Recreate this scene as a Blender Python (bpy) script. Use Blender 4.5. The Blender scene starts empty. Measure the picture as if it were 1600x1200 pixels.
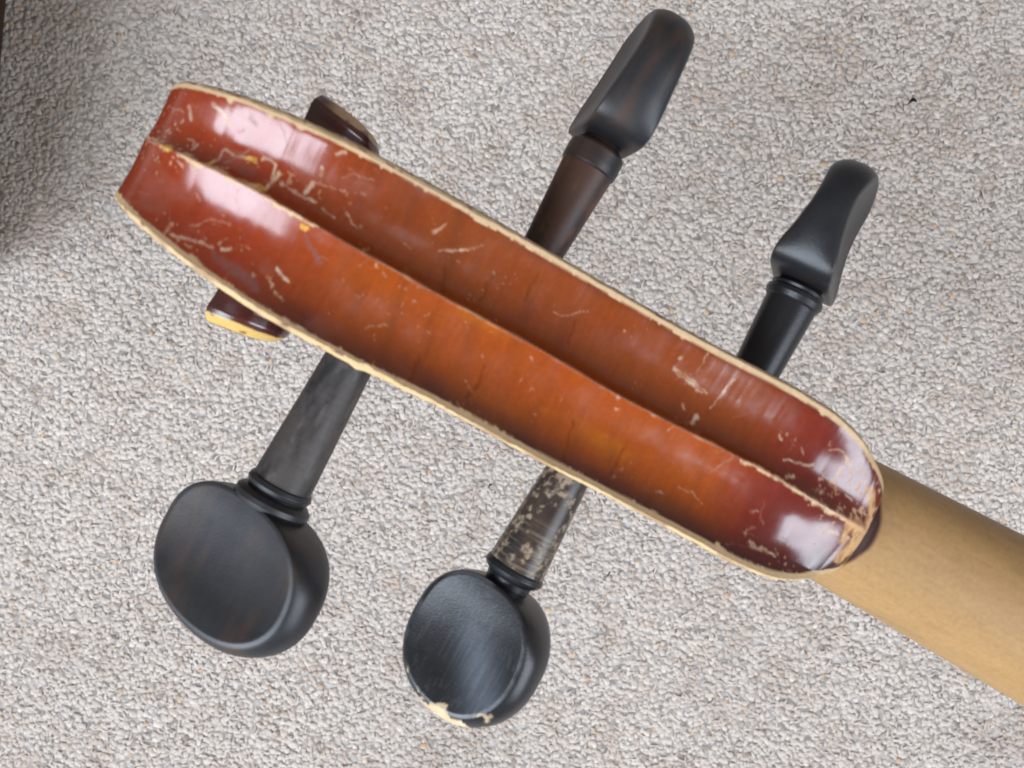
import bpy, math
import numpy as np

# ------------------------------------------------------------------ camera, light
S = 0.001                                   # everything below is written in millimetres
scene = bpy.context.scene
cam_data = bpy.data.cameras.new("camera")
cam = bpy.data.objects.new("camera", cam_data)
scene.collection.objects.link(cam)
cam.location = (0, 0, 250 * S)              # phone held a hand's breadth above the scroll, looking straight down
cam_data.sensor_width = 36.0
cam_data.lens = 36.0 * 1500 / 1600
cam_data.clip_start = 0.005
cam_data.clip_end = 50
cam_data.dof.use_dof = True
cam_data.dof.focus_distance = 0.175
cam_data.dof.aperture_fstop = cam_data.lens / 1.0
scene.camera = cam

world = bpy.data.worlds.new("World")
scene.world = world
world.use_nodes = True
bg = world.node_tree.nodes["Background"]
bg.inputs[0].default_value = (1.0, 0.92, 0.85, 1)
bg.inputs[1].default_value = 0.22


def area_lamp(name, loc, target, sx, sy, power, colour):
    from mathutils import Vector
    d = bpy.data.lights.new(name, 'AREA')
    d.shape = 'RECTANGLE'; d.size = sx; d.size_y = sy
    d.energy = power; d.color = colour
    o = bpy.data.objects.new(name, d)
    scene.collection.objects.link(o)
    o.location = loc
    o.rotation_euler = (Vector(target) - Vector(loc)).to_track_quat('-Z', 'Y').to_euler()
    return o


# daylight through the room's windows
area_lamp("window_daylight", (-1.28, -0.90, 1.16), (0, 0, 0.1), 1.28, 1.70, 70.0, (0.77, 0.87, 1.0))
area_lamp("second_window_daylight", (1.33, -1.00, 1.16), (0, 0, 0.1), 1.05, 1.30, 36.0, (0.80, 0.88, 1.0))

scene.view_settings.view_transform = 'Standard'
scene.view_settings.look = 'None'
scene.view_settings.gamma = 1.0
scene.view_settings.exposure = 0.0
scene.cycles.max_bounces = 8

# ------------------------------------------------------------------ helpers
TH = math.radians(28.4)
CT, ST = math.cos(TH), math.sin(TH)


def to_world(p):
    """violin frame (u along the head, v across, w up; mm) -> world metres"""
    p = np.asarray(p, float)
    u, v, w = p[..., 0], p[..., 1], p[..., 2]
    return np.stack([(-51.2 + u * CT + v * ST), (34.0 - u * ST + v * CT), 125 + w], -1) * S


def hash3(i, j, k, seed):
    n = (i * 374761393 + j * 668265263 + k * 2147483647 + seed * 1274126177) & 0xFFFFFFFF
    n = ((n ^ (n >> 13)) * 1274126177) & 0xFFFFFFFF
    n = (n ^ (n >> 16)) & 0xFFFFFFFF
    return n / 4294967295.0


def noise(p, scale, seed=0):
    """value noise in 0..1, p (...,3) in mm, scale = feature size (scalar or 3)"""
    q = np.asarray(p, float) / np.asarray(scale, float) + 1000.37
    i = np.floor(q).astype(np.int64); f = q - i
    f = f * f * (3 - 2 * f)
    r = 0
    for a in (0, 1):
        for b in (0, 1):
            for c in (0, 1):
                wgt = (f[..., 0] if a else 1 - f[..., 0]) * (f[..., 1] if b else 1 - f[..., 1]) * (f[..., 2] if c else 1 - f[..., 2])
                r = r + wgt * hash3(i[..., 0] + a, i[..., 1] + b, i[..., 2] + c, seed)
    return r


def fbm(p, scale, seed=0, octv=3):
    r = 0; t = 0; a = 1.0
    sc = np.asarray(scale, float)
    for o in range(octv):
        r = r + a * noise(p, sc / 2 ** o, seed + 17 * o); t += a; a *= 0.5
    return r / t


def sstep(a, b, x):
    t = np.clip((x - a) / (b - a), 0, 1)
    return t * t * (3 - 2 * t)


def lin(r, g, b):
    f = lambda c: (c / 255 / 12.92) if c <= 10 else ((c / 255 + 0.055) / 1.055) ** 2.4
    return np.array([f(r), f(g), f(b)])


def mix(a, b, t):
    t = np.asarray(t)[..., None]
    return a * (1 - t) + b * t


def spline(t, xs, ys):
    """smooth interpolation of a table (Catmull-Rom on uneven knots)"""
    xs = np.asarray(xs, float); ys = np.asarray(ys, float); t = np.asarray(t, float)
    m = np.gradient(ys, xs)
    k = np.clip(np.searchsorted(xs, t) - 1, 0, len(xs) - 2)
    h = xs[k + 1] - xs[k]
    s = np.clip((t - xs[k]) / h, 0, 1)
    return ((2 * s**3 - 3 * s**2 + 1) * ys[k] + (s**3 - 2 * s**2 + s) * h * m[k]
            + (-2 * s**3 + 3 * s**2) * ys[k + 1] + (s**3 - s**2) * h * m[k + 1])


def make_mesh(name, verts, faces, material, parent=None, colours=None, wear=None, smooth=True, origin=None):
    """verts in world metres; one mesh object. origin = world point that becomes the object's origin"""
    verts = np.asarray(verts, np.float64)
    if origin is None:
        origin = verts.mean(0)
    local = (verts - origin).astype(np.float32)
    me = bpy.data.meshes.new(name)
    if isinstance(faces, np.ndarray):
        n, k = faces.shape
        me.vertices.add(len(local)); me.vertices.foreach_set("co", local.ravel())
        me.loops.add(n * k); me.loops.foreach_set("vertex_index", faces.astype(np.int32).ravel())
        me.polygons.add(n)
        me.polygons.foreach_set("loop_start", np.arange(0, n * k, k, dtype=np.int32))
        me.polygons.foreach_set("loop_total", np.full(n, k, np.int32))
        me.update(calc_edges=True)
    else:
        me.from_pydata(local.tolist(), [], faces)
    me.polygons.foreach_set("use_smooth", np.full(len(me.polygons), smooth))
    if colours is not None:
        at = me.color_attributes.new("tint", 'FLOAT_COLOR', 'POINT')
        rgba = np.ones((len(local), 4), np.float32); rgba[:, :3] = colours
        at.data.foreach_set("color", rgba.ravel())
    if wear is not None:
        at = me.attributes.new("wear", 'FLOAT', 'POINT')
        at.data.foreach_set("value", np.asarray(wear, np.float32))
    me.materials.append(material)
    o = bpy.data.objects.new(name, me)
    scene.collection.objects.link(o)
    if parent is not None:
        o.parent = parent
        base = np.array(parent['base'])
        o.location = tuple(np.asarray(origin) - base)
    else:
        o.location = tuple(origin)
    o['base'] = [float(x) for x in origin]
    return o


def grid_faces(n, m, wrap=False):
    """quads of an n x m vertex grid (wrap closes the second direction)"""
    i = np.arange(n - 1)[:, None]; j = np.arange(m if wrap else m - 1)[None, :]
    j2 = (j + 1) % m
    return np.stack([i * m + j, i * m + j2, (i + 1) * m + j2, (i + 1) * m + j], -1).reshape(-1, 4)


# ------------------------------------------------------------------ materials
def new_mat(name):
    m = bpy.data.materials.new(name); m.use_nodes = True
    nt = m.node_tree
    return m, nt, nt.nodes["Principled BSDF"]


def tint_mat(name, rough, rough_worn, spec=0.5, coat=0.0, coat_rough=0.05, bump=0.0, bump_scale=4000.0, stretch=None):
    """base colour from the painted 'tint' attribute; 'wear' turns gloss into bare wood"""
    m, nt, b = new_mat(name)
    N, L = nt.nodes, nt.links
    at = N.new("ShaderNodeAttribute"); at.attribute_name = "tint"
    we = N.new("ShaderNodeAttribute"); we.attribute_name = "wear"
    tc = N.new("ShaderNodeTexCoord")
    mp = N.new("ShaderNodeMapping")
    if stretch: mp.inputs['Scale'].default_value = stretch
    L.new(tc.outputs['Object'], mp.inputs[0])
    # fine speckle of colour
    nz = N.new("ShaderNodeTexNoise"); nz.inputs['Scale'].default_value = 1500; nz.inputs['Detail'].default_value = 3
    L.new(mp.outputs[0], nz.inputs['Vector'])
    mr = N.new("ShaderNodeMapRange"); mr.inputs[3].default_value = 0.82; mr.inputs[4].default_value = 1.18
    L.new(nz.outputs[0], mr.inputs[0])
    mx = N.new("ShaderNodeVectorMath"); mx.operation = 'SCALE'
    L.new(at.outputs['Color'], mx.inputs[0]); L.new(mr.outputs[0], mx.inputs['Scale'])
    L.new(mx.outputs[0], b.inputs['Base Color'])
    rg = N.new("ShaderNodeMapRange"); rg.inputs[3].default_value = rough; rg.inputs[4].default_value = rough_worn
    L.new(we.outputs['Fac'], rg.inputs[0]); L.new(rg.outputs[0], b.inputs['Roughness'])
    b.inputs['Specular IOR Level'].default_value = spec
    if coat:
        cw = N.new("ShaderNodeMapRange"); cw.inputs[3].default_value = coat; cw.inputs[4].default_value = 0.0
        L.new(we.outputs['Fac'], cw.inputs[0]); L.new(cw.outputs[0], b.inputs['Coat Weight'])
        b.inputs['Coat IOR'].default_value = 1.75
        n3 = N.new("ShaderNodeTexNoise"); n3.inputs['Scale'].default_value = 260; n3.inputs['Detail'].default_value = 5
        L.new(mp.outputs[0], n3.inputs['Vector'])
        r3 = N.new("ShaderNodeMapRange"); r3.inputs[1].default_value = .35; r3.inputs[2].default_value = .70
        r3.inputs[3].default_value = coat_rough; r3.inputs[4].default_value = coat_rough * 1.9
        L.new(n3.outputs[0], r3.inputs[0]); L.new(r3.outputs[0], b.inputs['Coat Roughness'])
    if bump:
        n2 = N.new("ShaderNodeTexNoise"); n2.inputs['Scale'].default_value = bump_scale; n2.inputs['Detail'].default_value = 2
        L.new(mp.outputs[0], n2.inputs['Vector'])
        bp = N.new("ShaderNodeBump"); bp.inputs['Strength'].default_value = bump; bp.inputs['Distance'].default_value = 0.0002
        L.new(n2.outputs[0], bp.inputs['Height']); L.new(bp.outputs[0], b.inputs['Normal'])
    return m


M_VARNISH = tint_mat("red_brown_varnish", 0.5, 0.6, spec=0.0, coat=1.0, coat_rough=0.15, bump=0.07, bump_scale=420)
M_EDGE = tint_mat("worn_bare_maple", 0.5, 0.65, bump=0.3, bump_scale=1500)
M_PEG = tint_mat("black_stained_peg_wood", 0.31, 0.6, spec=0.42, bump=0.10, bump_scale=2500)
M_PEG_MATT = tint_mat("matt_ebony", 0.42, 0.6, spec=0.5, bump=0.08, bump_scale=2500)
M_NECK = tint_mat("oiled_neck_wood", 0.38, 0.55, spec=0.4, bump=0.04, bump_scale=1500)

# ------------------------------------------------------------------ carpet
def build_carpet():
    rng = np.random.default_rng(7)
    # woven backing: one sheet, a little uneven, beneath the pile
    n = 120; ext = 900.0
    g = np.linspace(-1, 1, n); g = np.sign(g) * np.abs(g) ** 1.6 * ext
    X, Y = np.meshgrid(g, g, indexing='ij')
    P = np.stack([X, Y, np.zeros_like(X)], -1)
    P[..., 2] = (fbm(P, 60, 3) - 0.5) * .2 + 0.62
    m, nt, b = new_mat("carpet_pile_far")
    N, L = nt.nodes, nt.links
    tc = N.new("ShaderNodeTexCoord")
    vo = N.new("ShaderNodeTexVoronoi"); vo.inputs['Scale'].default_value = 480
    L.new(tc.outputs['Object'], vo.inputs['Vector'])
    cr = N.new("ShaderNodeValToRGB")
    cr.color_ramp.elements[0].position = 0.0; cr.color_ramp.elements[0].color = (0.37, 0.33, 0.295, 1)
    cr.color_ramp.elements[1].position = 1.0; cr.color_ramp.elements[1].color = (0.47, 0.425, 0.385, 1)
    L.new(vo.outputs['Color'], cr.inputs[0]); L.new(cr.outputs[0], b.inputs['Base Color'])
    bp = N.new("ShaderNodeBump"); bp.inputs['Strength'].default_value = 1.0; bp.inputs['Distance'].default_value = 0.001
    bp.invert = True
    L.new(vo.outputs['Distance'], bp.inputs['Height']); L.new(bp.outputs[0], b.inputs['Normal'])
    b.inputs['Roughness'].default_value = 0.95; b.inputs['Specular IOR Level'].default_value = 0.1
    base = make_mesh("carpet", P.reshape(-1, 3) * S, grid_faces(n, n), m, origin=np.zeros(3))
    base['kind'] = 'structure'

    # the pile itself: short curled wool loops
    K, M = 5, 5
    hx, hy = 152.0, 117.0
    step = 1.18
    gx = np.arange(-hx, hx, step); gy = np.arange(-hy, hy, step)
    cx, cy = np.meshgrid(gx, gy, indexing='ij')
    cx = cx.ravel() + rng.uniform(-.7, .7, cx.size); cy = cy.ravel() + rng.uniform(-.7, .7, cy.size)
    n = cx.size
    cen = np.stack([cx, cy, np.zeros(n)], -1)
    clump = fbm(cen, 7.0, 11, 2)
    ang = rng.uniform(0, np.pi, n) + 0
    ln = rng.uniform(1.0, 2.5, n); rad = rng.uniform(.42, .80, n)
    strand = rng.uniform(0, 1, n) < .10           # loose single strands lying on top
    ln[strand] = rng.uniform(1.6, 3.4, strand.sum()); rad[strand] = rng.uniform(.14, .28, strand.sum())
    hgt = rng.uniform(.50, .72, n) + (fbm(cen, 3.2, 23, 2) - .5) * .40
    hgt[strand] += .2
    bend = rng.normal(0, .5, n)
    t = np.linspace(-1, 1, K)
    # centreline of each arch
    along = t[None, :] * ln[:, None] / 2
    side = bend[:, None] * (1 - t[None, :] ** 2) * .8
    zc = hgt[:, None] * (1 - 0.40 * t[None, :] ** 2) + .15
    rr = rad[:, None] * (np.array([.45, .9, 1.0, .9, .45])[None, :]) * rng.uniform(.7, 1.25, (n, K))
    a = np.linspace(.06 * np.pi, .94 * np.pi, M)[None, None, :] + rng.uniform(-.1, .1, (n, 1, 1))   # upper side of each loop
    lx = along[:, :, None] + 0 * a
    ly = side[:, :, None] + rr[:, :, None] * np.cos(a)
    lz = zc[:, :, None] + rr[:, :, None] * np.sin(a) * .33
    ca, sa = np.cos(ang)[:, None, None], np.sin(ang)[:, None, None]
    V = np.stack([cx[:, None, None] + lx * ca - ly * sa, cy[:, None, None] + lx * sa + ly * ca, lz], -1)
    V = V + rng.normal(0, 1, V.shape) * np.array([.06, .06, .014])
    nv = K * M
    f = grid_faces(K, M)
    F = (f[None] + (np.arange(n) * nv)[:, None, None]).reshape(-1, 4)
    # wool colours: pale warm grey, some pinker, browner or whiter, a few orange and dark
    base_c = mix(np.array([.64, .61, .585]), np.array([.67, .645, .625]), rng.uniform(0, 1, n))
    base_c = mix(base_c, np.array([.56, .50, .46]), sstep(.45, .75, clump) * .8)
    k = rng.uniform(0, 1, n)
    base_c = base_c * (.91 + .18 * fbm(cen, 3.0, 37, 2))[:, None]
    base_c[strand] *= 1.05
    base_c[k < .03] = (.50, .45, .41)
    base_c[(k > .06) & (k < .066)] = (.36, .31, .28)
    base_c[(k > .09) & (k < .15)] = (.74, .72, .70)
    base_c[(k > .15) & (k < .1508)] = (.66, .48, .34)
    base_c[(k > .158) & (k < .163)] = (.62, .50, .38)
    base_c[(k > .9) & (k < .94)] = (.58, .545, .535)
    base_c = base_c * (np.array([.85, .765, .69]) * (.90 + .2 * fbm(cen, 45.0, 29, 2))[:, None])
    C = np.repeat(base_c, nv, 0)
    m2, nt, b = new_mat("wool_loops")
    N, L = nt.nodes, nt.links
    at = N.new("ShaderNodeAttribute"); at.attribute_name = "tint"
    tc = N.new("ShaderNodeTexCoord")
    nz = N.new("ShaderNodeTexNoise"); nz.inputs['Scale'].default_value = 2600; nz.inputs['Detail'].default_value = 2
    L.new(tc.outputs['Object'], nz.inputs['Vector'])
    mr = N.new("ShaderNodeMapRange"); mr.inputs[1].default_value = .3; mr.inputs[2].default_value = .7
    mr.inputs[3].default_value = .92; mr.inputs[4].default_value = 1.06
    L.new(nz.outputs[0], mr.inputs[0])
    mx = N.new("ShaderNodeVectorMath"); mx.operation = 'SCALE'
    L.new(at.outputs['Color'], mx.inputs[0]); L.new(mr.outputs[0], mx.inputs['Scale'])
    L.new(mx.outputs[0], b.inputs['Base Color'])
    b.inputs['Roughness'].default_value = .95; b.inputs['Specular IOR Level'].default_value = .08

    pile = make_mesh("carpet_pile", V.reshape(-1, 3) * S, F, m2, colours=C, origin=np.zeros(3))
    pile['kind'] = 'stuff'
    pile['label'] = 'pale grey beige wool loop pile carpet flecked with brown and orange'
    pile['category'] = 'carpet'


build_carpet()


def lint(x, y, size, label, seed):
    """a shred of black lint caught on the pile"""
    rng = np.random.default_rng(seed)
    K, M = 9, 6
    t = np.linspace(0, 1, K)
    ang = rng.uniform(.2, .9)
    path = np.stack([size * (t - .5) * np.cos(ang), size * (t - .5) * np.sin(ang) + .25 * size * np.sin(t * 3), 2.1 + .3 * np.sin(t * 5)], -1)
    r = size * .22 * np.sin(np.pi * np.clip(t * .92 + .06, 0, 1)) ** .7
    a = np.linspace(0, 2 * np.pi, M, endpoint=False)
    V = path[:, None, :] + np.stack([0 * a, np.cos(a), np.sin(a) * .7], -1)[None] * r[:, None, None] * rng.uniform(.7, 1.3, (K, M, 1))
    V = V.reshape(-1, 3) + np.array([x, y, 0])
    c = np.tile(np.array([.012, .011, .014]), (len(V), 1))
    F = grid_faces(K, M, True).tolist() + [list(range(M))[::-1], list(range((K - 1) * M, K * M))]
    o = make_mesh("lint_fleck", V * S, F, M_LINT, colours=c, wear=np.ones(len(V)), origin=np.array([x, y, 1.5]) * S)
    o['label'] = label; o['category'] = 'lint'; o['group'] = 'dark specks caught in the carpet pile'


M_LINT = tint_mat("black_lint", 0.8, 0.9, spec=0.2)
lint(103.5, 72.7, 2.6, "largest black lint fleck on the bare carpet in the upper right", 3)
lint(-5.7, -26.5, 1.6, "small black speck on the carpet left of the worn peg's shaft", 5)
lint(25.0, -49.3, 1.5, "small dark sliver on the carpet to the right of the worn peg", 9)


def build_shade_box():
    """added dark box shading the left carpet; its foot enters the frame top left"""
    m, nt, b = new_mat("shade_box_dark_brown")
    b.inputs['Base Color'].default_value = (.04, .020, .010, 1); b.inputs['Roughness'].default_value = .6
    root = bpy.data.objects.new("box", None); scene.collection.objects.link(root)
    root.location = (-.175, .10, .0); root['base'] = [-.175, .10, 0.0]
    root['label'] = "near-black edge of an added shade box cut off by the top left corner"; root['category'] = 'box'
    def slab(name, x0, x1, y0, y1, z0, z1, r):
        import bmesh
        bm = bmesh.new(); bmesh.ops.create_cube(bm, size=1)
        for v in bm.verts:
            v.co = ((x0 + x1) / 2 + v.co.x * (x1 - x0), (y0 + y1) / 2 + v.co.y * (y1 - y0), (z0 + z1) / 2 + v.co.z * (z1 - z0))
        bmesh.ops.bevel(bm, geom=bm.edges[:], offset=r, segments=4, profile=.5, affect='EDGES')
        ca, sa = math.cos(BOX_A), math.sin(BOX_A)
        V = np.array([(v.co.x * ca - v.co.y * sa, v.co.x * sa + v.co.y * ca, v.co.z) for v in bm.verts])
        F = [[v.index for v in f.verts] for f in bm.faces]; bm.free()
        make_mesh(name, V * S + np.array([BOX_X, BOX_Y, 0]), F, m, root)
    slab("shade_box_body", -160, 0, -60, 120, 1, BOX_H * .6, 6)
    slab("shade_box_lid", -161, 1, -61, 121, BOX_H * .6 + .6, BOX_H, 6)


BOX_X, BOX_Y, BOX_A, BOX_H = -.1300, .085, math.radians(-5), 46  # added box, sized to shade the left of the carpet
build_shade_box()

# ------------------------------------------------------------------ violin
violin = bpy.data.objects.new("violin", None)
scene.collection.objects.link(violin)
base = to_world([75, 0, -17])
violin.location = tuple(base); violin['base'] = [float(x) for x in base]
violin['label'] = "worn red-brown violin scroll and pegbox seen from behind, four black pegs, bare neck"
violin['category'] = 'violin'

# wear marks on the back of the head: (width mm, [(u, v) mm ...])
MARK_PALE = [
  (0.64, [(10.53, 5.21), (11.29, 4.37)]),
  (0.88, [(14.1, 6.84), (15.06, 6.51)]),
  (0.96, [(15.68, 6.16), (16.62, 5.6)]),
  (0.40, [(14.2, 6.53), (15.74, 6.53)]),
  (0.48, [(29.87, 8.54), (30.58, 9.24)]),
  (0.40, [(16.81, 0.49), (17.25, 1.54), (17.32, 2.7), (18.9, 2.92), (20.31, 3.51)]),
  (0.48, [(22.02, 4.12), (22.98, 4.28), (24.03, 3.8), (24.49, 2.44)]),
  (0.64, [(24.95, 3.47), (24.82, 2.29), (24.56, 1.36)]),
  (0.40, [(25.57, 2.28), (27.06, 2.28), (28.65, 2.42), (30.5, 2.37)]),
  (0.72, [(28.64, 2.92), (28.96, 4.23)]),
  (0.48, [(29.38, 5.5), (29.12, 6.47)]),
  (0.20, [(29.11, 4.57), (31.24, 5.06), (32.87, 5.71)]),
  (0.32, [(31.65, 2.02), (33.2, 2.0)]),
  (0.48, [(36.53, 2.6), (36.72, 2.54)]),
  (0.32, [(34.94, 6.19), (35.1, 6.2)]),
  (0.40, [(13.9, 1.96), (13.68, 0.82)]),
  (0.40, [(13.18, -1.04), (14.13, -1.45)]),
  (0.48, [(16.42, -9.48), (16.29, -8.16)]),
  (0.48, [(17.1, -9.42), (19.77, -8.44)]),
  (0.32, [(20.29, -8.35), (22.05, -8.46)]),
  (0.64, [(23.1, -7.82), (23.98, -7.19)]),
  (0.56, [(30.05, -6.79), (31.07, -7.24), (31.96, -7.58)]),
  (0.56, [(44.01, 6.33), (44.42, 7.21), (44.6, 8.04)]),
  (0.24, [(45.75, 4.85), (47.43, 5.67), (48.79, 6.65)]),
  (0.48, [(48.07, 6.14), (48.68, 6.68)]),
  (0.40, [(52.61, 5.94), (52.9, 5.74)]),
  (0.40, [(71.02, 7.66), (71.21, 7.67)]),
  (0.48, [(79.04, 7.96), (79.22, 7.96)]),
  (0.32, [(78.95, 6.21), (81.48, 5.88), (83.57, 5.49)]),
  (0.48, [(81.07, 5.94), (82.11, 5.75)]),
  (0.48, [(39.77, -0.66), (40.03, -0.86)]),
  (0.40, [(41.0, -1.26), (41.3, -1.36)]),
  (0.32, [(37.73, -4.33), (37.89, -4.33)]),
  (0.40, [(45.73, -2.29), (46.0, -2.31)]),
  (0.48, [(62.18, -1.49), (62.48, -1.51)]),
  (0.48, [(73.94, -0.65), (74.13, -0.65)]),
  (0.48, [(74.61, -1.89), (74.84, -1.96)]),
  (0.32, [(78.97, 6.51), (81.8, 6.15), (84.19, 5.73)]),
  (0.16, [(81.75, 10.27), (81.81, 7.0)]),
  (0.20, [(86.43, 8.84), (86.06, 6.93), (85.63, 4.25)]),
  (0.64, [(84.41, 1.13), (84.37, 2.25)]),
  (0.40, [(82.43, 2.71), (82.89, 2.2)]),
  (0.40, [(95.39, 5.04), (95.77, 4.87)]),
  (0.72, [(98.36, 0.81), (99.17, 1.25)]),
  (0.40, [(105.02, 5.85), (104.96, 4.01), (104.66, 2.72), (103.19, 3.32)]),
  (0.32, [(102.17, 6.68), (103.13, 7.08), (104.24, 7.07)]),
  (0.56, [(104.38, 6.86), (105.62, 6.24)]),
  (0.40, [(98.23, -9.03), (100.27, -9.2)]),
  (0.32, [(100.06, -8.83), (101.24, -9.17), (102.54, -9.1)]),
  (0.64, [(106.95, -2.73), (107.62, -2.66)]),
  (0.56, [(108.56, -2.2), (109.21, -2.22)]),
  (0.32, [(97.07, 2.65), (99.26, 3.17), (101.7, 3.98)]),
  (0.24, [(107.15, 4.66), (107.9, 5.57)]),
  (0.40, [(109.22, 3.35), (109.54, 4.2)]),
  (0.40, [(108.89, 1.72), (109.69, 1.75)]),
  (0.32, [(110.59, 2.62), (111.1, 3.48)]),
  (0.40, [(110.54, 1.63), (111.54, 1.58)]),
  (0.32, [(106.73, 2.55), (107.71, 2.4)]),
  (0.32, [(55.69, -12.42), (55.37, -11.48)]),
  (0.32, [(84.72, -8.89), (85.46, -8.86)]),
  (0.32, [(46.56, -12.57), (46.46, -11.72)]),
  (0.32, [(79.07, -0.15), (79.71, -0.28)]),
  (0.24, [(41.94, 3.66), (42.88, 3.51)]),
  (0.32, [(31.19, -9.24), (32.63, -9.72)]),
  (0.24, [(29.4, -8.1), (30.71, -9.08)]),
]
MARK_YELLOW = [
  (0.72, [(10.21, -0.16), (11.61, -0.31)]),
  (0.64, [(20.39, 3.38), (21.18, 3.43)]),
  (0.88, [(23.51, 0.79), (24.25, 0.85)]),
  (0.64, [(30.38, -0.9), (30.92, -1.01)]),
  (0.48, [(16.78, 0.21), (17.08, 0.69)]),
]
MARK_RIDGE = [
  (0.32, [(2.81, -0.73), (3.2, 0.14), (7.6, -0.06), (10.21, -0.16)]),
  (0.72, [(13.28, -0.21), (17.19, -0.12), (21.15, 0.15), (24.14, 0.44)]),
  (0.40, [(24.14, 0.44), (26.58, -0.14), (31.81, -0.22)]),
  (0.56, [(96.89, 0.02), (99.73, -0.25), (102.05, -0.27), (106.28, -0.34), (109.34, -0.48)]),
  (0.48, [(92.12, -0.12), (94.3, 0.13), (97.19, -0.0)]),
  (0.56, [(108.63, -0.13), (110.23, -0.69), (110.87, -2.58)]),
]
MARK_GREY = [
  (0.64, [(31.1, -1.86), (32.81, -2.84), (34.11, -3.82)]),
  (1.12, [(20.96, 1.43), (21.54, 1.98)]),
  (0.96, [(22.8, -9.01), (27.16, -9.35), (29.2, -10.11)]),
  (0.56, [(19.04, 7.46), (19.63, 7.23)]),
  (0.72, [(24.9, -9.76), (27.19, -10.2)]),
]
MARK_DARK = [
  (0.40, [(47.29, 3.77), (48.28, 0.54)]),
  (0.40, [(52.86, 5.81), (53.03, 3.79), (53.25, 1.53)]),
  (0.48, [(57.48, -5.17), (57.63, -7.49), (57.19, -9.76)]),
  (0.40, [(57.85, 8.37), (57.96, 4.73)]),
  (0.32, [(64.9, 5.8), (65.6, 2.44)]),
  (0.40, [(49.81, -8.07), (49.92, -11.66)]),
  (0.32, [(70.86, -5.99), (71.78, -11.15)]),
  (0.40, [(78.33, -5.75), (78.28, -10.03)]),
]
MARK_TIP = [
  (1.60, [(111.28, 0.08), (112.83, -1.52), (112.57, -4.1)]),
  (1.04, [(111.48, 4.57), (112.65, 2.77), (113.08, -0.9), (112.38, -5.57)]),
  (0.80, [(110.45, -0.18), (111.22, -2.88)]),
]


SC_U, SC_W, SC_R = 24.0, -10.0, 22.0        # centre and outer radius of the scroll
PU = [24, 30, 36, 42, 48, 54, 60, 66, 72, 78, 84, 90, 95, 99, 102, 105, 107, 109.3, 111.0, 111.9, 112.2]
PW = [12, 11.2, 9.4, 7.2, 5.2, 3.6, 2.3, 1.3, .6, .3, .4, .8, 1.1, 1.0, .5, -.6, -1.8, -3.6, -5.8, -8.3, -11]
HU = [3.9, 5.4, 7.3, 9.5, 12, 14.8, 17.8, 20.8, 24, 30, 36, 42, 48, 54, 60, 66, 72, 78, 84, 90, 95, 99, 102, 105, 107, 109.3, 111.0, 111.9, 112.2]
VU = [6.9, 7.5, 8.0, 8.4, 8.75, 9.15, 9.55, 9.9, 10.2, 10.75, 11.1, 11.4, 11.58, 11.62, 11.64, 11.62, 11.56, 11.46, 11.45, 11.55, 11.5, 11.28, 10.85, 10.15, 9.35, 8.2, 6.5, 5.2, 4.6]
VL = [-8.5, -8.7, -9.05, -9.5, -10.0, -10.5, -10.97, -11.42, -11.85, -12.5, -12.75, -12.85, -12.72, -12.5, -12.5, -12.65, -12.62, -12.54, -12.45, -12.38, -12.4, -12.3, -12.0, -11.3, -10.4, -9.0, -7.2, -5.7, -5.0]
VR = [-.55, -.5, -.45, -.38, -.28, -.2, -.08, .05, .12, 0, -.15, -.1, -.1, 0, .08, 0, -.3, -.26, -.1, .08, .08, 0, -.15, -.2, -.18, -.16, -.15, -.15, -.15]


def back_profile():
    """dense stations of the back: u, w, normal (nu, nw), from under the scroll's front over the hump to the chin"""
    a = np.radians(np.linspace(215, 90, 280))
    pw = 2 / 2.7                                # flatter over the hump than a circle
    u1 = SC_U + 20.7 * np.sign(np.cos(a)) * np.abs(np.cos(a)) ** pw
    w1 = SC_W + SC_R * np.sign(np.sin(a)) * np.abs(np.sin(a)) ** pw
    s1 = np.r_[0, np.cumsum(np.hypot(np.diff(u1), np.diff(w1)))]
    st = np.linspace(0, s1[-1], 280)
    u1 = np.interp(st, s1, u1); w1 = np.interp(st, s1, w1)
    a = np.arctan2(w1 - SC_W, u1 - SC_U); a = np.where(a < 0, a + 2 * np.pi, a)
    # after the hump: arc-length resample of the table
    t = np.linspace(0, len(PU) - 1, 4000)
    u2 = spline(t, np.arange(len(PU)), PU); w2 = spline(t, np.arange(len(PU)), PW)
    s2 = np.r_[0, np.cumsum(np.hypot(np.diff(u2), np.diff(w2)))]
    st = np.linspace(0, s2[-1], 640)
    u2 = np.interp(st, s2, u2); w2 = np.interp(st, s2, w2)
    u = np.r_[u1, u2[1:]]; w = np.r_[w1, w2[1:]]
    for _ in range(12):
        u[1:-1] = (u[:-2] + 2 * u[1:-1] + u[2:]) / 4; w[1:-1] = (w[:-2] + 2 * w[1:-1] + w[2:]) / 4
    du = np.gradient(u); dw = np.gradient(w); d = np.hypot(du, dw)
    on_arc = np.arange(len(u)) < 279
    ang = np.where(on_arc, np.r_[np.degrees(a), np.zeros(len(u) - 280)], 0)
    return u, w, -dw / d, du / d, on_arc, ang


def seg_dist(p, pts):
    d = np.full(p.shape[:-1], 1e9)
    for a, b in zip(pts[:-1], pts[1:]):
        a = np.array(a); b = np.array(b); ab = b - a
        t = np.clip(((p - a) @ ab) / max(ab @ ab, 1e-9), 0, 1)
        d = np.minimum(d, np.linalg.norm(p - a - t[..., None] * ab, axis=-1))
    return d


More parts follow.
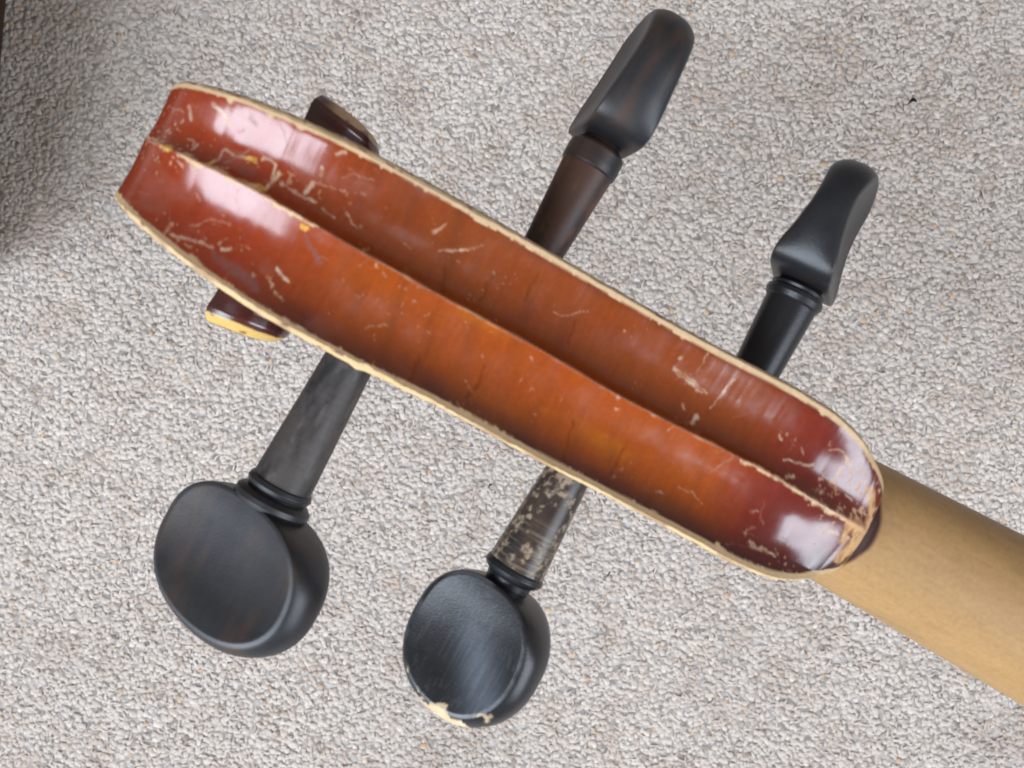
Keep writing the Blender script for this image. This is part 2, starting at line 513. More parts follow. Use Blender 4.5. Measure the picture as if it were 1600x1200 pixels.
def varnish_paint(P, uu, vv, vu, vl, vr):
    """colour and wear of the varnished back. P = (u, v, w) points, uu = u along the back (negative under the scroll)"""
    n = len(P)
    red = np.array([.35, .038, .006]); orange = np.array([.42, .080, .001]); chin = np.array([.17, .014, .008])
    c = np.tile(red, (n, 1))
    c = mix(c, orange, sstep(22, 45, uu) * (1 - sstep(86, 100, uu)) * (.75 + .5 * (fbm(P, (14, 8, 8), 3) - .5)))
    c = mix(c, chin, sstep(88, 103, uu + 5 * (fbm(P, 6, 5) - .5)))
    # golden patches where the varnish is thin, fainter above the ridge as painted shade
    g = sstep(.52, .72, fbm(P, (16, 5, 9), 8)) * sstep(36, 52, uu) * (1 - sstep(84, 94, uu)) * (.25 + .75 * (vv < vr))
    c = mix(c, np.array([.52, .14, .003]), .6 * g)
    c = mix(c, np.array([.20, .034, .006]), .6 * (vv > vr) * sstep(20, 40, uu) * (1 - sstep(88, 100, uu)))  # upper flute's shade painted in as a darker, redder tone
    # flame figure across the maple
    ph = uu * 1.15 + vv * .28 + 5 * fbm(P, (9, 9, 9), 21)
    fl = (.5 + .5 * np.sin(ph)) ** 3 * sstep(26, 42, uu) * (1 - sstep(84, 100, uu))
    c = c * (1 - .17 * fl * sstep(.35, .65, fbm(P, (8, 5, 8), 31)))[:, None]
    c = c * (.86 + .28 * fbm(P, (.5, 3.5, 3.5), 44))[:, None]
    c = c * (.62 + .38 * sstep(.5, 7.5, vv - vl + 2.2 * (fbm(P, (7, 4, 4), 49) - .5)) + 0 * vv)[:, None] ** sstep(20, 40, uu)[:, None]  # shading of the lower flute painted as darkening toward the lower border
    # thick dark varnish along the lower border, with its shade painted in
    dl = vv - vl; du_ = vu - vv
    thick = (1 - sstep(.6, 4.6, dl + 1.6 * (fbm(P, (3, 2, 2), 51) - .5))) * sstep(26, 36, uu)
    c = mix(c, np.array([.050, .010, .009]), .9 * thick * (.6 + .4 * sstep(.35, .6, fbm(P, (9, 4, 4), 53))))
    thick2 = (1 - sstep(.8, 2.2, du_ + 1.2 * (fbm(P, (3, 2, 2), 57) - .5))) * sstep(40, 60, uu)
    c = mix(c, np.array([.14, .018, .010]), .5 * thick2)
    ridge_shade = (1 - sstep(0, 2.6, (vv - vr))) * (vv > vr) * sstep(8, 30, uu)  # shade on the upper side of the ridge, painted into the colour
    c = mix(c, np.array([.14, .024, .004]), .55 * ridge_shade)
    c = c * .72
    # marks
    q = np.stack([uu + .9 * (fbm(P, 1.5, 161) - .5) + .5 * (fbm(P, .6, 163) - .5), vv + .9 * (fbm(P, 1.5, 165) - .5) + .5 * (fbm(P, .6, 167) - .5)], -1)
    jag = .55 * (fbm(P, .9, 61) - .5) + .35 * (fbm(P, .35, 67) - .5)
    wear = np.zeros(n)
    def stamp(table, col, strength, soft=.12, jg=1.0, shrink=1.0):
        nonlocal c, wear
        for wd, pts in table:
            wd = wd * shrink
            if len(pts) == 1: pts = pts * 2
            lo = np.min(pts, 0) - 3; hi = np.max(pts, 0) + 3
            k = np.nonzero((q[:, 0] > lo[0]) & (q[:, 0] < hi[0]) & (q[:, 1] > lo[1]) & (q[:, 1] < hi[1]))[0]
            if not len(k): continue
            d = seg_dist(q[k], pts) + jag[k] * min(1.0, wd) * jg
            m = (1 - sstep(wd / 2 - soft, wd / 2 + soft, d)) * strength * (.55 + .45 * sstep(.35, .6, fbm(P[k], .9, 62)))
            c[k] = mix(c[k], col[k] if np.ndim(col) == 2 else col, m); wear[k] = np.maximum(wear[k], m)
    bare = mix(mix(np.tile(np.array([.58, .36, .20]), (n, 1)), np.array([.70, .58, .46]), fbm(P, 2.0, 169)), np.array([.50, .25, .10]), sstep(.55, .8, fbm(P, 1.1, 171)))
    stamp(MARK_GREY, np.array([.20, .10, .09]), .55, .35)
    stamp(MARK_DARK, np.array([.08, .016, .004]), .45, .2)
    stamp([m_ for m_ in MARK_PALE if not 32 < m_[1][0][0] < 84], bare, .75, shrink=.72)
    stamp([m_ for m_ in MARK_PALE if 32 < m_[1][0][0] < 84], bare, .5, shrink=.6)
    stamp(MARK_YELLOW, np.array([.70, .40, .08]), .9)
    stamp(MARK_RIDGE, np.array([.66, .46, .26]), .9)
    stamp([(w_, [(a_ - 2.4, b_) for a_, b_ in pp]) for w_, pp in MARK_TIP], np.array([.58, .34, .16]), 1.0, .3, .6)
    # fine scuffs and hairline scratches, mostly over the scroll's back and near the chin
    rg = np.random.default_rng(12)
    hair = []
    for i in range(90):
        cu_ = rg.choice([rg.normal(17, 9), rg.normal(99, 7), rg.uniform(30, 95)], p=[.55, .38, .07]); cv_ = rg.uniform(-11, 11)
        an = rg.normal(.3, 1.0); ll = rg.gamma(2, .8)
        p0 = np.array([cu_, cv_]); d_ = np.array([math.cos(an), math.sin(an)]) * ll
        hair.append((rg.uniform(.05, .22), [tuple(p0), tuple(p0 + d_ * .5 + rg.normal(0, .2, 2)), tuple(p0 + d_)]))
    stamp(hair[::2], np.array([.52, .33, .22]), .55, .1)
    stamp(hair[1::2], np.array([.30, .12, .08]), .6, .12)
    # cloudy rubbed haze on the hump
    hz = sstep(.52, .72, fbm(P, (5, 3, 3), 181)) * sstep(4, 12, uu) * (1 - sstep(30, 44, uu))
    c = mix(c, np.array([.30, .10, .07]), .35 * hz)
    # thin rubbed line along the whole ridge
    r = np.abs(vv - vr) + .5 * (fbm(P, (1.6, .8, .8), 71) - .5)
    m = (1 - sstep(.05, .30, r)) * (.25 + .55 * sstep(.5, .7, fbm(P, (5, 5, 5), 73)))
    c = mix(c, np.array([.50, .24, .14]), m); wear = np.maximum(wear, m * .7)
    # ragged lacquer line beside the bare borders
    e = np.minimum(du_, dl)
    m = 1 - sstep(.02, .16, e - .95 - 2.4 * np.maximum(0, fbm(P, (1.8, 1.4, 1.4), 79) - .60) - .9 * np.maximum(0, fbm(P, .6, 83) - .62))
    m = m * .9
    c = mix(c, np.array([.60, .42, .24]), m); wear = np.maximum(wear, m)
    # speckle of tiny nicks, thickest at both ends
    ends = np.maximum(1 - sstep(10, 40, uu), sstep(88, 106, uu))
    sp = sstep(.80 - .05 * ends, .86 - .04 * ends, noise(P, .42, 91) * .7 + .3 * noise(P, 3.5, 93))
    sp = sp * (.3 + .7 * ends)
    c = mix(c, np.array([.55, .34, .2]), sp * .7); wear = np.maximum(wear, sp * .7)
    near_tip = sstep(103, 108, uu) * sstep(-1.5, 1.5, vv - vr) * (1 - sstep(5.5, 7, vv))
    sp = sstep(.60, .68, fbm(P, .8, 97, 2)) * near_tip
    c = mix(c, np.array([.55, .32, .2]), sp * .85); wear = np.maximum(wear, sp * .85)
    # chin front below the tip: dark old varnish
    low = sstep(-7.6, -8.8, P[:, 2] + .8 * (fbm(P, 2, 99) - .5)) * (uu > 100)
    c = mix(c, np.array([.035, .008, .006]), low); wear = wear * (1 - low)
    return c, wear


def build_head():
    u, w, nu, nw, arc, ang = back_profile()
    n = len(u)
    # continue the width tables round the front of the scroll
    ue = np.where(arc & (ang > 156), 3.9 - (ang - 156) * .12, u)
    xs = [-6] + HU
    vu = np.interp(ue, xs, [6.0] + VU); vl = np.interp(ue, xs, [-7.6] + VL); vr = np.interp(ue, xs, [-.5] + VR)
    k = np.ones(25) / 25
    sm = lambda a: np.convolve(np.pad(a, 12, mode='edge'), k, 'valid')
    vu, vl, vr = sm(vu), sm(vl), sm(vr)
    s = np.r_[0, np.cumsum(np.hypot(np.diff(u), np.diff(w)))]
    sp = np.stack([s, 0 * s, 0 * s], -1)
    bu = .62 + .45 * (fbm(sp, 6, 5) - .5) + .35 * (fbm(sp, 1.5, 6) - .5)       # width of the bare bevels
    bl = .64 + .45 * (fbm(sp, 6, 7) - .5) + .35 * (fbm(sp, 1.5, 8) - .5)
    bl = bl + .5 * np.exp(-((u - 44) / 1.0) ** 2) * (~arc)
    vl_out = vl - .25 * np.exp(-((u - 43.6) / .8) ** 2) * (~arc) + .12 * (fbm(sp, 1.2, 9) - .5)
    vu_out = vu + .12 * (fbm(sp, 1.2, 10) - .5)
    taper = np.clip(1 - sstep(106, 110.5, u), .25, 1) * (.55 + .45 * sstep(4, 14, ue))
    thin = np.where(arc, 1, 1 - .38 * sstep(38, 60, u)) * (.78 + .44 * fbm(sp, 3.0, 12))
    bu *= taper * thin; bl *= taper * thin
    vi_u, vi_l = vu_out - bu, vl_out + bl
    # flutes
    sag = np.interp(ue, [0, 6, 9, 16, 30, 70, 92, 103, 109, 111], [.08, .25, .6, 1.6, 2.2, 2.3, 2.0, 1.5, .8, .1])
    m = 52
    x = np.linspace(0, 1, m)
    pts = []
    def at(v, off):
        return np.stack([u + nu * off, v, w + nw * off], -1)
    hump = lambda x: -4 * x * (1 - x) - .0 * x
    for xi in x:
        pts.append(at(vi_u + (vr - vi_u) * xi, 1.12 * sag * hump(xi ** 1.55)))   # steepest against the ridge
    for xi in x[1:]:
        pts.append(at(vr + (vi_l - vr) * xi, sag * hump(xi)))
    G = np.stack(pts, 1)                                   # n x (2m-1) x 3
    G[..., 2] += .07 * (fbm(G, 3.5, 15) - .5)              # hand-cut unevenness
    G[:, m - 1, 2] += .06 * (fbm(sp, 1.0, 16) - .6)
    G[..., 0] += 2.3 * sstep(102, 111.5, u)[:, None] * np.clip(1 - np.abs(G[..., 1] / 8.5) ** 3, 0, 1)   # rounded chin
    nc = G.shape[1]
    vvU = np.repeat(vu, nc); P = G.reshape(-1, 3)
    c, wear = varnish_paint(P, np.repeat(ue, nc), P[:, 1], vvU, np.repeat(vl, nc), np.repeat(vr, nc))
    # side walls and underside join the same carved block
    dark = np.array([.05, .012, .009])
    f_top = grid_faces(n, nc)
    # walls
    depth = np.where(arc, 5.0, 0)
    bot_w = np.where(arc, w - nw * 5.0, np.interp(u, [24, 34, 60, 112], [7, -17, -19, -17]))
    bot_u = np.where(arc, u - nu * 5.0, np.minimum(u, 111.9))
    def wall(v_top, off, sgn):
        a = at(v_top + sgn * .10, -.95)
        b = np.stack([bot_u, v_top - sgn * .5, bot_w], -1)
        rows = [a + (b - a) * t for t in np.linspace(0, 1, 5)]
        return np.stack(rows, 1)
    WU, WL = wall(vu_out, 0, 1), wall(vl_out, 0, -1)
    bottom = np.stack([WU[:, -1], WL[:, -1]], 1)
    V = [P]; F = [f_top]; C = [c]; W = [wear]; off = len(P)
    for grid, flip in ((WU, True), (WL, False), (bottom, True)):
        k_ = grid.shape[1]
        ff = grid_faces(n, k_)
        if flip: ff = ff[:, ::-1]
        V.append(grid.reshape(-1, 3)); F.append(ff + off); off += n * k_
        q = grid.reshape(-1, 3)
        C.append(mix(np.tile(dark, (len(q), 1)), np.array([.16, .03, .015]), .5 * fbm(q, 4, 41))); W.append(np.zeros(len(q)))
    V = np.concatenate(V); F = np.concatenate(F); C = np.concatenate(C); W = np.concatenate(W)
    # chin cap
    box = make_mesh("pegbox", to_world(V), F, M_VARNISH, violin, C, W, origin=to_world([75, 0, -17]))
    box['label'] = "red-brown varnished back with two long flutes either side of a worn central ridge"

    # bare rounded bevels along both borders
    def bevel(v_in, v_out, sgn, tan, label):
        t = np.linspace(0, 1, 7)
        rows = []
        for ti in t:
            v = v_in + (v_out - v_in) * (1 - (1 - ti) ** 1.6)
            rows.append(at(v, -.02 - 1.0 * ti ** 2.2))
        g = np.stack(rows, 1)
        g[..., 0] += 2.3 * sstep(102, 111.5, u)[:, None] * np.clip(1 - np.abs(g[..., 1] / 8.5) ** 3, 0, 1)
        g += (.10 * (fbm(g, .8, 33)[..., None] - .5)) * np.array([0, 1, 1])
        q = g.reshape(-1, 3)
        col = mix(np.tile(tan, (len(q), 1)), np.array([.36, .21, .10]), .8 * sstep(.45, .7, fbm(q, (3.5, 1.2, 1.2), 35)))
        if sgn > 0:
            col = mix(col, np.array([.27, .17, .10]), .7 * sstep(32, 48, q[:, 0] + 6 * (fbm(q, 4, 39) - .5)))  # shade of the side turned from the light, painted into the upper border
        st = sstep(.60 if sgn > 0 else .66, .70 if sgn > 0 else .76, fbm(q, (2.2, .6, .6), 37))
        col = mix(col, np.array([.14, .035, .015]), .8 * st)
        f = grid_faces(n, 7)
        if sgn > 0: f = f[:, ::-1]
        o = make_mesh("worn_border", to_world(q), f, M_EDGE, box, col, np.ones(len(q)), origin=to_world([75, sgn * 11, 0]))
        o['label'] = label
    bevel(vi_u + .03, vu_out + .1, 1, np.array([.50, .36, .20]), "rubbed border along the upper edge, greyed with painted shade")
    bevel(vi_l - .03, vl_out - .1, -1, np.array([.66, .45, .22]), "cream bare-wood border along the lower edge")
    return box


box = build_head()


def build_volute(sgn, label):
    """the coil that winds out sideways to the eye"""
    A = np.radians(np.linspace(205, 830, 420))
    d = np.degrees(A)
    ks = [156, 205, 270, 360, 450, 540, 630, 720, 810, 840]
    R = spline(d, ks, [22, 21.3, 18.6, 13.6, 11.0, 9.4, 8.2, 7.1, 6.0, 5.6])
    Rin = spline(np.minimum(d + 360, 840), ks, [22, 21.3, 18.6, 13.6, 11.0, 9.4, 8.2, 7.1, 6.0, 5.6])
    H = spline(d, ks, [8, 7.2, 6.8, 7.2, 8.8, 11.2, 13.6, 15.2, 16.2, 16.6])
    Hin = spline(np.minimum(d + 360, 840), ks, [8, 7.2, 6.8, 7.2, 8.8, 11.2, 13.6, 15.4, 16.6, 17.0])
    cu = SC_U - (2.3 if sgn > 0 else 1.6) * sstep(240, 600, d); cw = np.full_like(d, SC_W)
    if sgn < 0: H = H + .9 * sstep(480, 700, d)
    R = R + .7 * sstep(600, 760, d)
    ch = 1.3 * sstep(480, 640, d)                 # the last turn is rubbed round
    rows = []
    last = d > 480
    Rin = np.where(last, 0.3, Rin - .8)
    floor = np.where(last, H - .2, H - .9)
    for r, h in [(R, 0 * H), (R - .25, H * .35), (R - .45, H * .6), (R - .25, H * .82), (R, H - .35 - ch), (R - .08 - .1 * ch, H - .12 - .55 * ch),
                 (R - .45 - .5 * ch, H + .28 - .12 * ch), (R - .95 - .9 * ch, H + .50), (R - 1.15 - ch, H + .42), (R * .55 + Rin * .45 - .5, floor + .0), (Rin, floor)]:
        rows.append(np.stack([cu + r * np.cos(A), sgn * h, cw + r * np.sin(A)], -1))
    # refine across
    g = np.stack(rows, 1)
    t_old = np.arange(g.shape[1]); t_new = np.linspace(0, g.shape[1] - 1, 61)
    g = np.stack([np.stack([np.interp(t_new, t_old, g[i, :, k]) for k in range(3)], -1) for i in range(len(g))])
    q = g.reshape(-1, 3)
    tt = np.tile(t_new, len(g))
    col = mix(np.tile(np.array([.045, .011, .010]), (len(q), 1)), np.array([.10, .02, .014]), fbm(q, 3, 21))
    jag = .7 * (fbm(q, 1.5, 23) - .5)
    bare = sstep(4.75, 4.95, tt + .5 * jag) * (1 - sstep(*((7.2, 7.6) if sgn > 0 else (6.5, 6.9)), tt + .5 * jag))
    gap = sstep(.66, .72, fbm(q, (2.2, 2.2, 2.2), 27))
    bare = bare * (1 - .85 * gap)
    if sgn > 0: bare = bare * sstep(-.2, .3, np.repeat(np.cos(A), g.shape[1]))
    tan = np.array([.62, .40, .13]) if sgn < 0 else np.array([.40, .25, .15])
    col = mix(col, tan, bare)
    f = grid_faces(len(g), g.shape[1])
    if sgn < 0: f = f[:, ::-1]
    o = make_mesh("volute", to_world(q), f, M_VARNISH, violin, col, bare * .8, origin=to_world([SC_U, 0, SC_W]))
    o['label'] = label


build_volute(1, "dark upper scroll ear with a tan rubbed rim")
build_volute(-1, "dark glossy lower scroll ear with a yellow rubbed rim")


# ------------------------------------------------------------------ neck
def build_neck():
    us = np.r_[np.linspace(104, 125, 90), np.linspace(125.2, 160, 170), np.linspace(161, 245, 60)]
    n = len(us); m = 200
    hw = np.interp(us, [104, 113, 150, 245], [9.6, 10.1, 11.4, 14.0])
    vc = .1 - .2 * sstep(110, 150, us)
    top = np.interp(us, [104, 111, 116, 130, 245], [-9.5, -10.2, -10.6, -10.4, -9.0])
    flat = -22.0
    a = np.linspace(-.18 * np.pi, 1.18 * np.pi, m)
    ca, sa = np.cos(a), np.sin(a)
    g = np.zeros((n, m, 3))
    mid = -19.0
    g[..., 0] = us[:, None]
    g[..., 1] = vc[:, None] + hw[:, None] * np.sign(ca) * np.abs(ca) ** .9
    g[..., 2] = np.where(sa > 0, mid + (top[:, None] - mid) * np.abs(sa) ** .95, mid + sa * 5.0)
    q = g.reshape(-1, 3)
    tan = mix(np.tile(np.array([.38, .212, .080]), (len(q), 1)), np.array([.43, .255, .108]), fbm(q, (26, 5, 9), 3))
    tan = tan * (.87 + .18 * fbm(q, (9, .5, 1.5), 5))[:, None]
    tan = mix(tan, np.array([.30, .18, .075]), .6 * sstep(.55, .8, fbm(q, (12, 3, 6), 9)))
    pore = sstep(.70, .76, fbm(q, (2.2, .22, .5), 11, 2))
    tan = mix(tan, np.array([.20, .11, .045]), .15 * pore)
    edge = us.repeat(m) + (.06 * (q[:, 1] + .5) ** 2) + .6 * (fbm(q, 3, 7) - .5)
    dark = 1 - sstep(116.4, 117.2, edge)
    col = mix(tan, np.array([.045, .010, .007]), dark)
    f = grid_faces(n, m, True)[:, ::-1].tolist()
    f.append(list(range((n - 1) * m, n * m))[::-1]); f.append(list(range(m)))
    o = make_mesh("neck", to_world(q), f, M_NECK, violin, col, .3 * (1 - dark), origin=to_world([150, 0, -19]))
    o['label'] = "bare pale yellow-brown neck shaft"


build_neck()


# ------------------------------------------------------------------ pegs
def peg_frame(p):
    """returns f(a, q, n) -> violin frame; a along the peg away from the box"""
    ax = np.array([p['lean'], p['dir'], p.get('drop', 0.0)]); ax = ax / np.linalg.norm(ax)
    al = math.radians(p['roll'])
    nn = np.array([math.sin(al), 0, math.cos(al)]); nn = nn - ax * (nn @ ax); nn /= np.linalg.norm(nn)
    qq = np.cross(nn, ax); qq = qq * np.sign(qq[0] if abs(qq[0]) > .2 else qq[2] * -nn[0])
    o = np.array(p['hole'], float)
    return lambda a, q, n: o + np.asarray(a)[..., None] * ax + np.asarray(q)[..., None] * qq + np.asarray(n)[..., None] * nn


def lathe(fr, prof, seg=110):
    a = np.array([x for x, _ in prof], float); r = np.array([y for _, y in prof], float)
    # densify
    s = np.r_[0, np.cumsum(np.hypot(np.diff(a), np.diff(r)))]
    t = np.unique(np.r_[s, np.arange(0, s[-1], .16)])
    a2 = np.interp(t, s, a); r2 = np.interp(t, s, r)
    ph = np.linspace(0, 2 * np.pi, seg, endpoint=False)
    q = r2[:, None] * np.cos(ph); n = r2[:, None] * np.sin(ph)
    V = fr(a2[:, None] + 0 * q, q, n).reshape(-1, 3)
    F = grid_faces(len(a2), seg, True).tolist()
    F.append(list(range(seg))[::-1]); F.append(list(range((len(a2) - 1) * seg, len(a2) * seg)))
    loc = np.stack([np.repeat(a2, seg), q.ravel(), n.ravel()], -1)
    return V, F, loc


def peg_head(fr, p):
    Lh, B = p['length'], p['half']
    m = 200
    ph = np.linspace(0, 2 * np.pi, m, endpoint=False)
    bulge = p.get('bulge', 1.5)
    La = Lh / 2 - bulge * .8
    ex_a = np.where(np.cos(ph) > 0, 2 / p.get('square', 2.5), 2 / 2.15)                          # broad shoulders, rounder tip
    oa = Lh / 2 - La * np.sign(np.cos(ph)) * np.abs(np.cos(ph)) ** ex_a          # along peg, 0 = collar end
    ex = ex_a
    oq = (B - bulge) * np.sign(np.sin(ph)) * np.abs(np.sin(ph)) ** ex
    oq = oq * (1 + .06 * (oa / Lh - .45)) + p.get('shift', 0)
    sh = p.get('slant', 0) * (oq / B)                                            # shoulders not quite level
    oa = oa + sh * (1 - oa / Lh)
    thick = lambda a: spline(np.clip(a, 0, Lh), np.linspace(0, Lh, 7), p['thick'])
    ca, cq = Lh / 2 + .3, p.get('shift', 0)
    rings = []
    fr_r = [1.0, .99, .975] + list(np.linspace(.95, .01, 42))
    dish = p.get('dish', 1.3)
    def face(r, side):
        a = ca + (oa - ca) * r; q = cq + (oq - cq) * r
        t = thick(a) - dish * (1 - r ** 2.2) - .22 * sstep(.965, 1.0, r)
        return a, q, side * np.maximum(t, 1.2)
    for r in fr_r[::-1]:
        rings.append(face(r, 1))
    # rim: bulges outward between the two faces
    da = np.gradient(oa); dq = np.gradient(oq)
    da = (np.roll(oa, -1) - np.roll(oa, 1)); dq = (np.roll(oq, -1) - np.roll(oq, 1))
    l = np.hypot(da, dq); na, nq = -dq / l, da / l
    s_ = np.sign(np.mean(na * (oa - ca) + nq * (oq - cq))); na, nq = na * s_, nq * s_
    for _ in range(4):
        na = (np.roll(na, 1) + na + np.roll(na, -1)) / 3; nq = (np.roll(nq, 1) + nq + np.roll(nq, -1)) / 3
    t1 = thick(oa)
    for ss in np.linspace(.93, -.93, 15):
        b = bulge * (1 - abs(ss) ** 2.6) * (.08 + .92 * sstep(0, Lh * .4, oa))
        rings.append((oa + na * b, oq + nq * b, t1 * ss * .98))
    for r in fr_r:
        rings.append(face(r, -1))
    A = np.stack([r[0] for r in rings]); Q = np.stack([r[1] for r in rings]); N = np.stack([r[2] for r in rings])
    V = fr(p['head0'] + A, Q, N).reshape(-1, 3)
    F = grid_faces(len(rings), m, True).tolist()
    F.append(list(range(m))[::-1]); F.append(list(range((len(rings) - 1) * m, len(rings) * m)))
    loc = np.stack([A.ravel(), Q.ravel(), N.ravel()], -1)
    face_r = np.concatenate([np.repeat(fr_r[::-1], m), np.full(15 * m, 1.2), np.repeat(fr_r, m)])
    return V, F, loc, face_r


def build_peg(p):
    fr = peg_frame(p)
    mat = p['mat']
    V, F, loc = lathe(fr, p['shaft'])
    col, wear = p['paint_shaft'](loc)
    shaft = make_mesh("tuning_peg", to_world(V), F, mat, violin, col, wear, origin=to_world(p['hole']))
    shaft['label'] = p['label']
    V, F, loc = lathe(fr, p['collar'])
    col, wear = p['paint_collar'](loc)
    make_mesh("collar", to_world(V), F, mat, shaft, col, wear)
    V, F, loc, fr_ = peg_head(fr, p)
    col, wear = p['paint_head'](loc, fr_, p)
    make_mesh("peg_head", to_world(V), F, mat, shaft, col, wear)


BLK = np.array([.0165, .0165, .0185])


def paint_black(loc, brown=.0, seed=1):
    n = len(loc)
    c = np.tile(BLK, (n, 1)) * (.8 + .5 * fbm(loc, 3, seed))[:, None]
    c = mix(c, np.array([.085, .040, .022]), brown * sstep(.42, .68, fbm(loc, (13, 3.2, 3.2), seed + 3)))
    c = c * (.85 + .3 * fbm(loc, (5, .35, .35), seed + 5))[:, None]
    return c, .25 * fbm(loc, (4, 1, 1), seed + 7)


def paint_head_plain(brown, seed):
    def f(loc, r, p):
        c, w = paint_black(loc, brown, seed)
        e = np.exp(-((r - .99) / .02) ** 2)
        c = mix(c, np.array([.07, .07, .075]), .5 * e)
        return c, w
    return f


def paint_head_worn(loc, r, p):
    c, w = paint_black(loc, .0, 41)
    L = p['length']
    tan = np.array([.58, .34, .12])
    a, q, n = loc[:, 0], loc[:, 1], loc[:, 2]
    rim = sstep(.90, .99, r)
    j = fbm(loc, 1.6, 43, 3)
    # chipped lacquer round the far end
    jj = .55 * fbm(loc, 2.4, 43, 2) + .45 * fbm(loc, .8, 44, 2) - .5
    reach = 1.15 * np.exp(-((q - 2.2) / 2.0) ** 2) + .75 * np.exp(-((q - 5.4) / .9) ** 2) + .3 * np.exp(-((q + 4.6) / 1.0) ** 2)
    m = sstep(-.12, .12, a - (L - .9 - reach) + 3.2 * jj - .9 * (np.abs(q - 1.6) > 5.0)) * (n > -2.4) * (np.abs(q - 1.6) < 6.4)
    m = np.maximum(m, sstep(.66, .69, fbm(loc, (1.8, 1.0, 1.0), 47)) * np.exp(-((r - 1.0) / .03) ** 2) * .9 * sstep(13, 16, a))
    m = np.maximum(m, sstep(.69, .71, fbm(loc, 1.8, 49)) * (r > 1.1) * sstep(15, 18, a) * .8)
    c = mix(c, mix(np.tile(tan, (len(loc), 1)), np.array([.75, .62, .45]), fbm(loc, .7, 51)), m)
    # rubbed grey edge and long hair scratches on the dish
    e = np.exp(-((r - .985) / .02) ** 2)
    c = mix(c, np.array([.16, .17, .18]), .6 * e * sstep(.3, .6, fbm(loc, 3, 53)))
    painted_sheen = np.exp(-(((a - 11) * .8 - (q - 1.5) * .7) / 3.2) ** 2) * sstep(-5, 5, q) * (n > 0) * (r < .97)
    c = mix(c, np.array([.16, .18, .21]), 1.0 * painted_sheen * (.4 + .6 * fbm(loc, (5, .4, .4), 59)))  # highlight painted across the dish as lighter grey
    sc = sstep(.58, .74, fbm(loc, (5, .22, .22), 55, 2)) * (r < .95) * (.2 + .5 * painted_sheen)
    c = mix(c, np.array([.10, .11, .12]), sc)
    return c, np.maximum(w * .4, m)


def paint_shaft_grey(loc):
    """stain worn to a rough grey-brown, darker at the collar"""
    c, w = paint_black(loc, .2, 3)
    t = sstep(.30, .62, .6 * fbm(loc, (5, 2.2, 2.2), 103) + .4 * fbm(loc, (1.6, .8, .8), 105))
    c = mix(c, np.array([.062, .050, .042]), .85 * t)
    c = mix(c, np.array([.10, .086, .074]), .5 * sstep(.62, .74, fbm(loc, (3, .9, .9), 107)))
    c = c * (.8 + .4 * fbm(loc, (.3, 4, 4), 109))[:, None]
    return c, .3 + .6 * t


def paint_shaft_brown(loc):
    c, w = paint_black(loc, .3, 13)
    t = sstep(.25, .6, fbm(loc, (6, 2.5, 2.5), 113))
    c = mix(c, np.array([.085, .034, .018]), .9 * t)
    c = mix(c, np.array([.13, .055, .028]), .7 * sstep(.60, .74, fbm(loc, (4, 1.2, 1.2), 115)))
    return c, .2 + .4 * t


def paint_shaft_worn(loc):
    c, w = paint_black(loc, .5, 61)
    a = loc[:, 0]
    c = mix(c, np.array([.075, .055, .04]), .7 * sstep(.3, .7, fbm(loc, (5, 2.5, 2.5), 69)))
    # lacquer rubbed away in ragged flakes, most of it close to the box
    j = .62 * fbm(loc, (1.0, .8, .8), 63, 3) + .38 * fbm(loc, (4, 2.5, 2.5), 64, 2)
    near = 1 - sstep(9, 17, a)
    m = sstep(.53, .63, j + .03 * near) * sstep(.40, .56, fbm(loc, (.45, .4, .4), 66) + .06)
    rings = sstep(.52, .72, fbm(loc, (.22, 5, 5), 65, 2)) * sstep(9, 13, a)
    c = mix(c, np.array([.26, .20, .14]), rings * .45)
    c = mix(c, mix(np.tile(np.array([.30, .22, .14]), (len(loc), 1)), np.array([.50, .39, .26]), fbm(loc, 1.0, 68)), m * .7)
    return c, np.maximum(w, m)


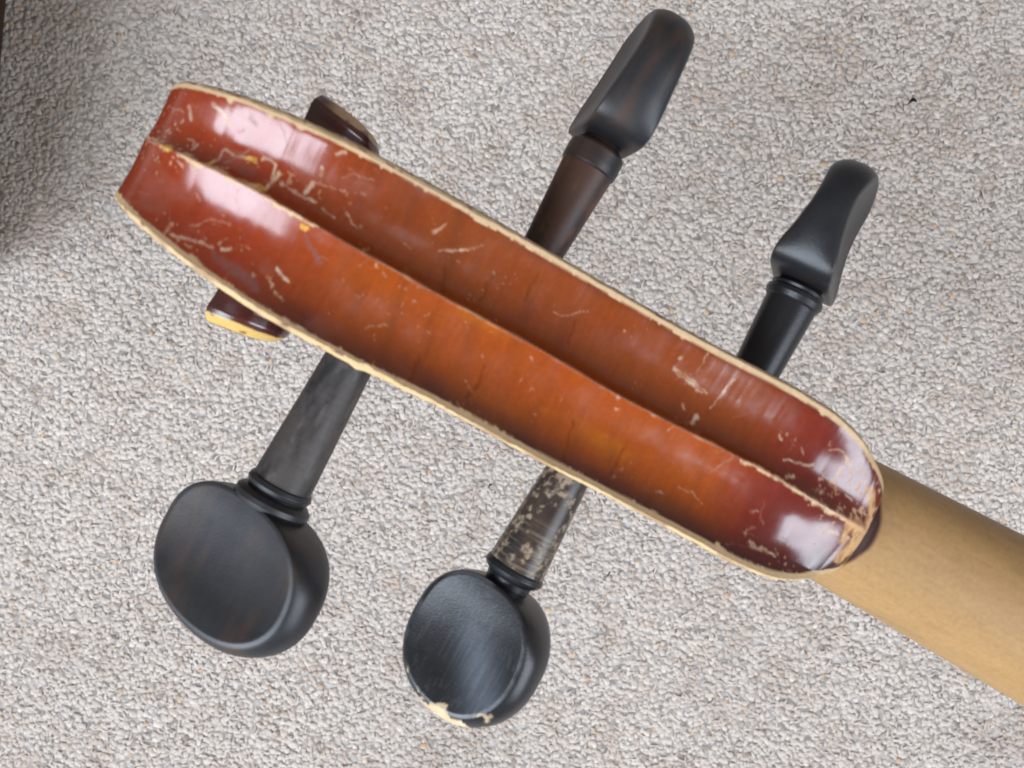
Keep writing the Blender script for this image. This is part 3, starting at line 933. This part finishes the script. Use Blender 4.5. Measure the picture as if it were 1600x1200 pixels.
PEGS = [
    dict(label="largest plain matt black peg with its broad thumb face to the camera", hole=(39.3, -10, -12), dir=-1, lean=-.006, roll=-27,
         shaft=[(-3, 3.5), (4, 3.6), (23.6, 4.4)],
         collar=[(23.4, 4.2), (23.6, 4.65), (24.3, 4.9), (24.9, 4.65), (25.2, 4.3), (25.5, 5.0), (26.1, 5.65), (26.9, 5.7), (27.5, 5.2), (27.9, 4.0), (28.8, 3.0)],
         head0=25.8, length=22.0, half=14.5, thick=[4.9, 4.8, 4.3, 3.9, 3.8, 3.9, 3.6], dish=1.0, bulge=1.6, slant=.5, shift=.2, mat=M_PEG_MATT,
         paint_shaft=paint_shaft_grey, paint_collar=lambda l: paint_black(l, .1, 5), paint_head=paint_head_plain(.32, 7)),
    dict(label="scuffed black peg with bare tan chips on its shaft and thumb face tip", hole=(74.4, -10, -12), dir=-1, lean=-.012, roll=-29,
         shaft=[(-3, 3.2), (3, 3.3), (18.2, 4.25)],
         collar=[(18.0, 4.2), (18.4, 4.45), (19.0, 4.6), (19.5, 4.2), (20.0, 3.5), (21.0, 3.3), (21.9, 3.0), (22.4, 2.4)],
         head0=19.8, length=21.6, half=10.7, thick=[4.6, 4.6, 4.2, 3.9, 3.9, 4.0, 3.7], dish=.95, bulge=1.6, slant=.3, shift=.3, mat=M_PEG,
         paint_shaft=paint_shaft_worn, paint_collar=lambda l: paint_black(l, .0, 5), paint_head=paint_head_worn),
    dict(label="brown-black upper peg turned mostly edge-on beside the scroll", hole=(55.9, 10, -12), dir=1, lean=.012, roll=-79,
         shaft=[(-3, 3.0), (3, 3.1), (16.4, 3.9)],
         collar=[(16.3, 3.9), (16.6, 4.15), (17.5, 4.2), (19.4, 4.15), (19.8, 3.9), (20.2, 3.3), (21.0, 2.6)],
         head0=20.0, length=20.8, half=10.6, square=6, thick=[4.35, 4.25, 4.0, 3.7, 3.5, 3.5, 3.3], dish=.9, bulge=1.2, slant=0, mat=M_PEG_MATT,
         paint_shaft=paint_shaft_brown, paint_collar=lambda l: paint_black(l, .5, 15), paint_head=paint_head_plain(.5, 17)),
    dict(label="smallest black peg on the upper side, seen edge-on nearest the neck", hole=(90.9, 10, -12), dir=1, lean=-.01, roll=69,
         shaft=[(-3, 3.3), (3, 3.35), (13.4, 3.75)],
         collar=[(13.3, 3.7), (13.6, 3.95), (14.3, 4.25), (14.9, 4.15), (15.2, 3.8), (15.6, 4.0), (16.0, 3.5), (16.8, 2.6)],
         head0=15.6, length=19.4, half=10.0, square=6, thick=[4.7, 4.3, 3.5, 2.9, 2.75, 3.1, 3.2], dish=1.0, bulge=1.1, slant=0, mat=M_PEG,
         paint_shaft=lambda l: paint_black(l, .1, 23), paint_collar=lambda l: paint_black(l, .0, 25), paint_head=paint_head_plain(.15, 27)),
]
for p in PEGS:
    build_peg(p)

for o in scene.objects:                       # bookkeeping property no longer needed
    if 'base' in o: del o['base']
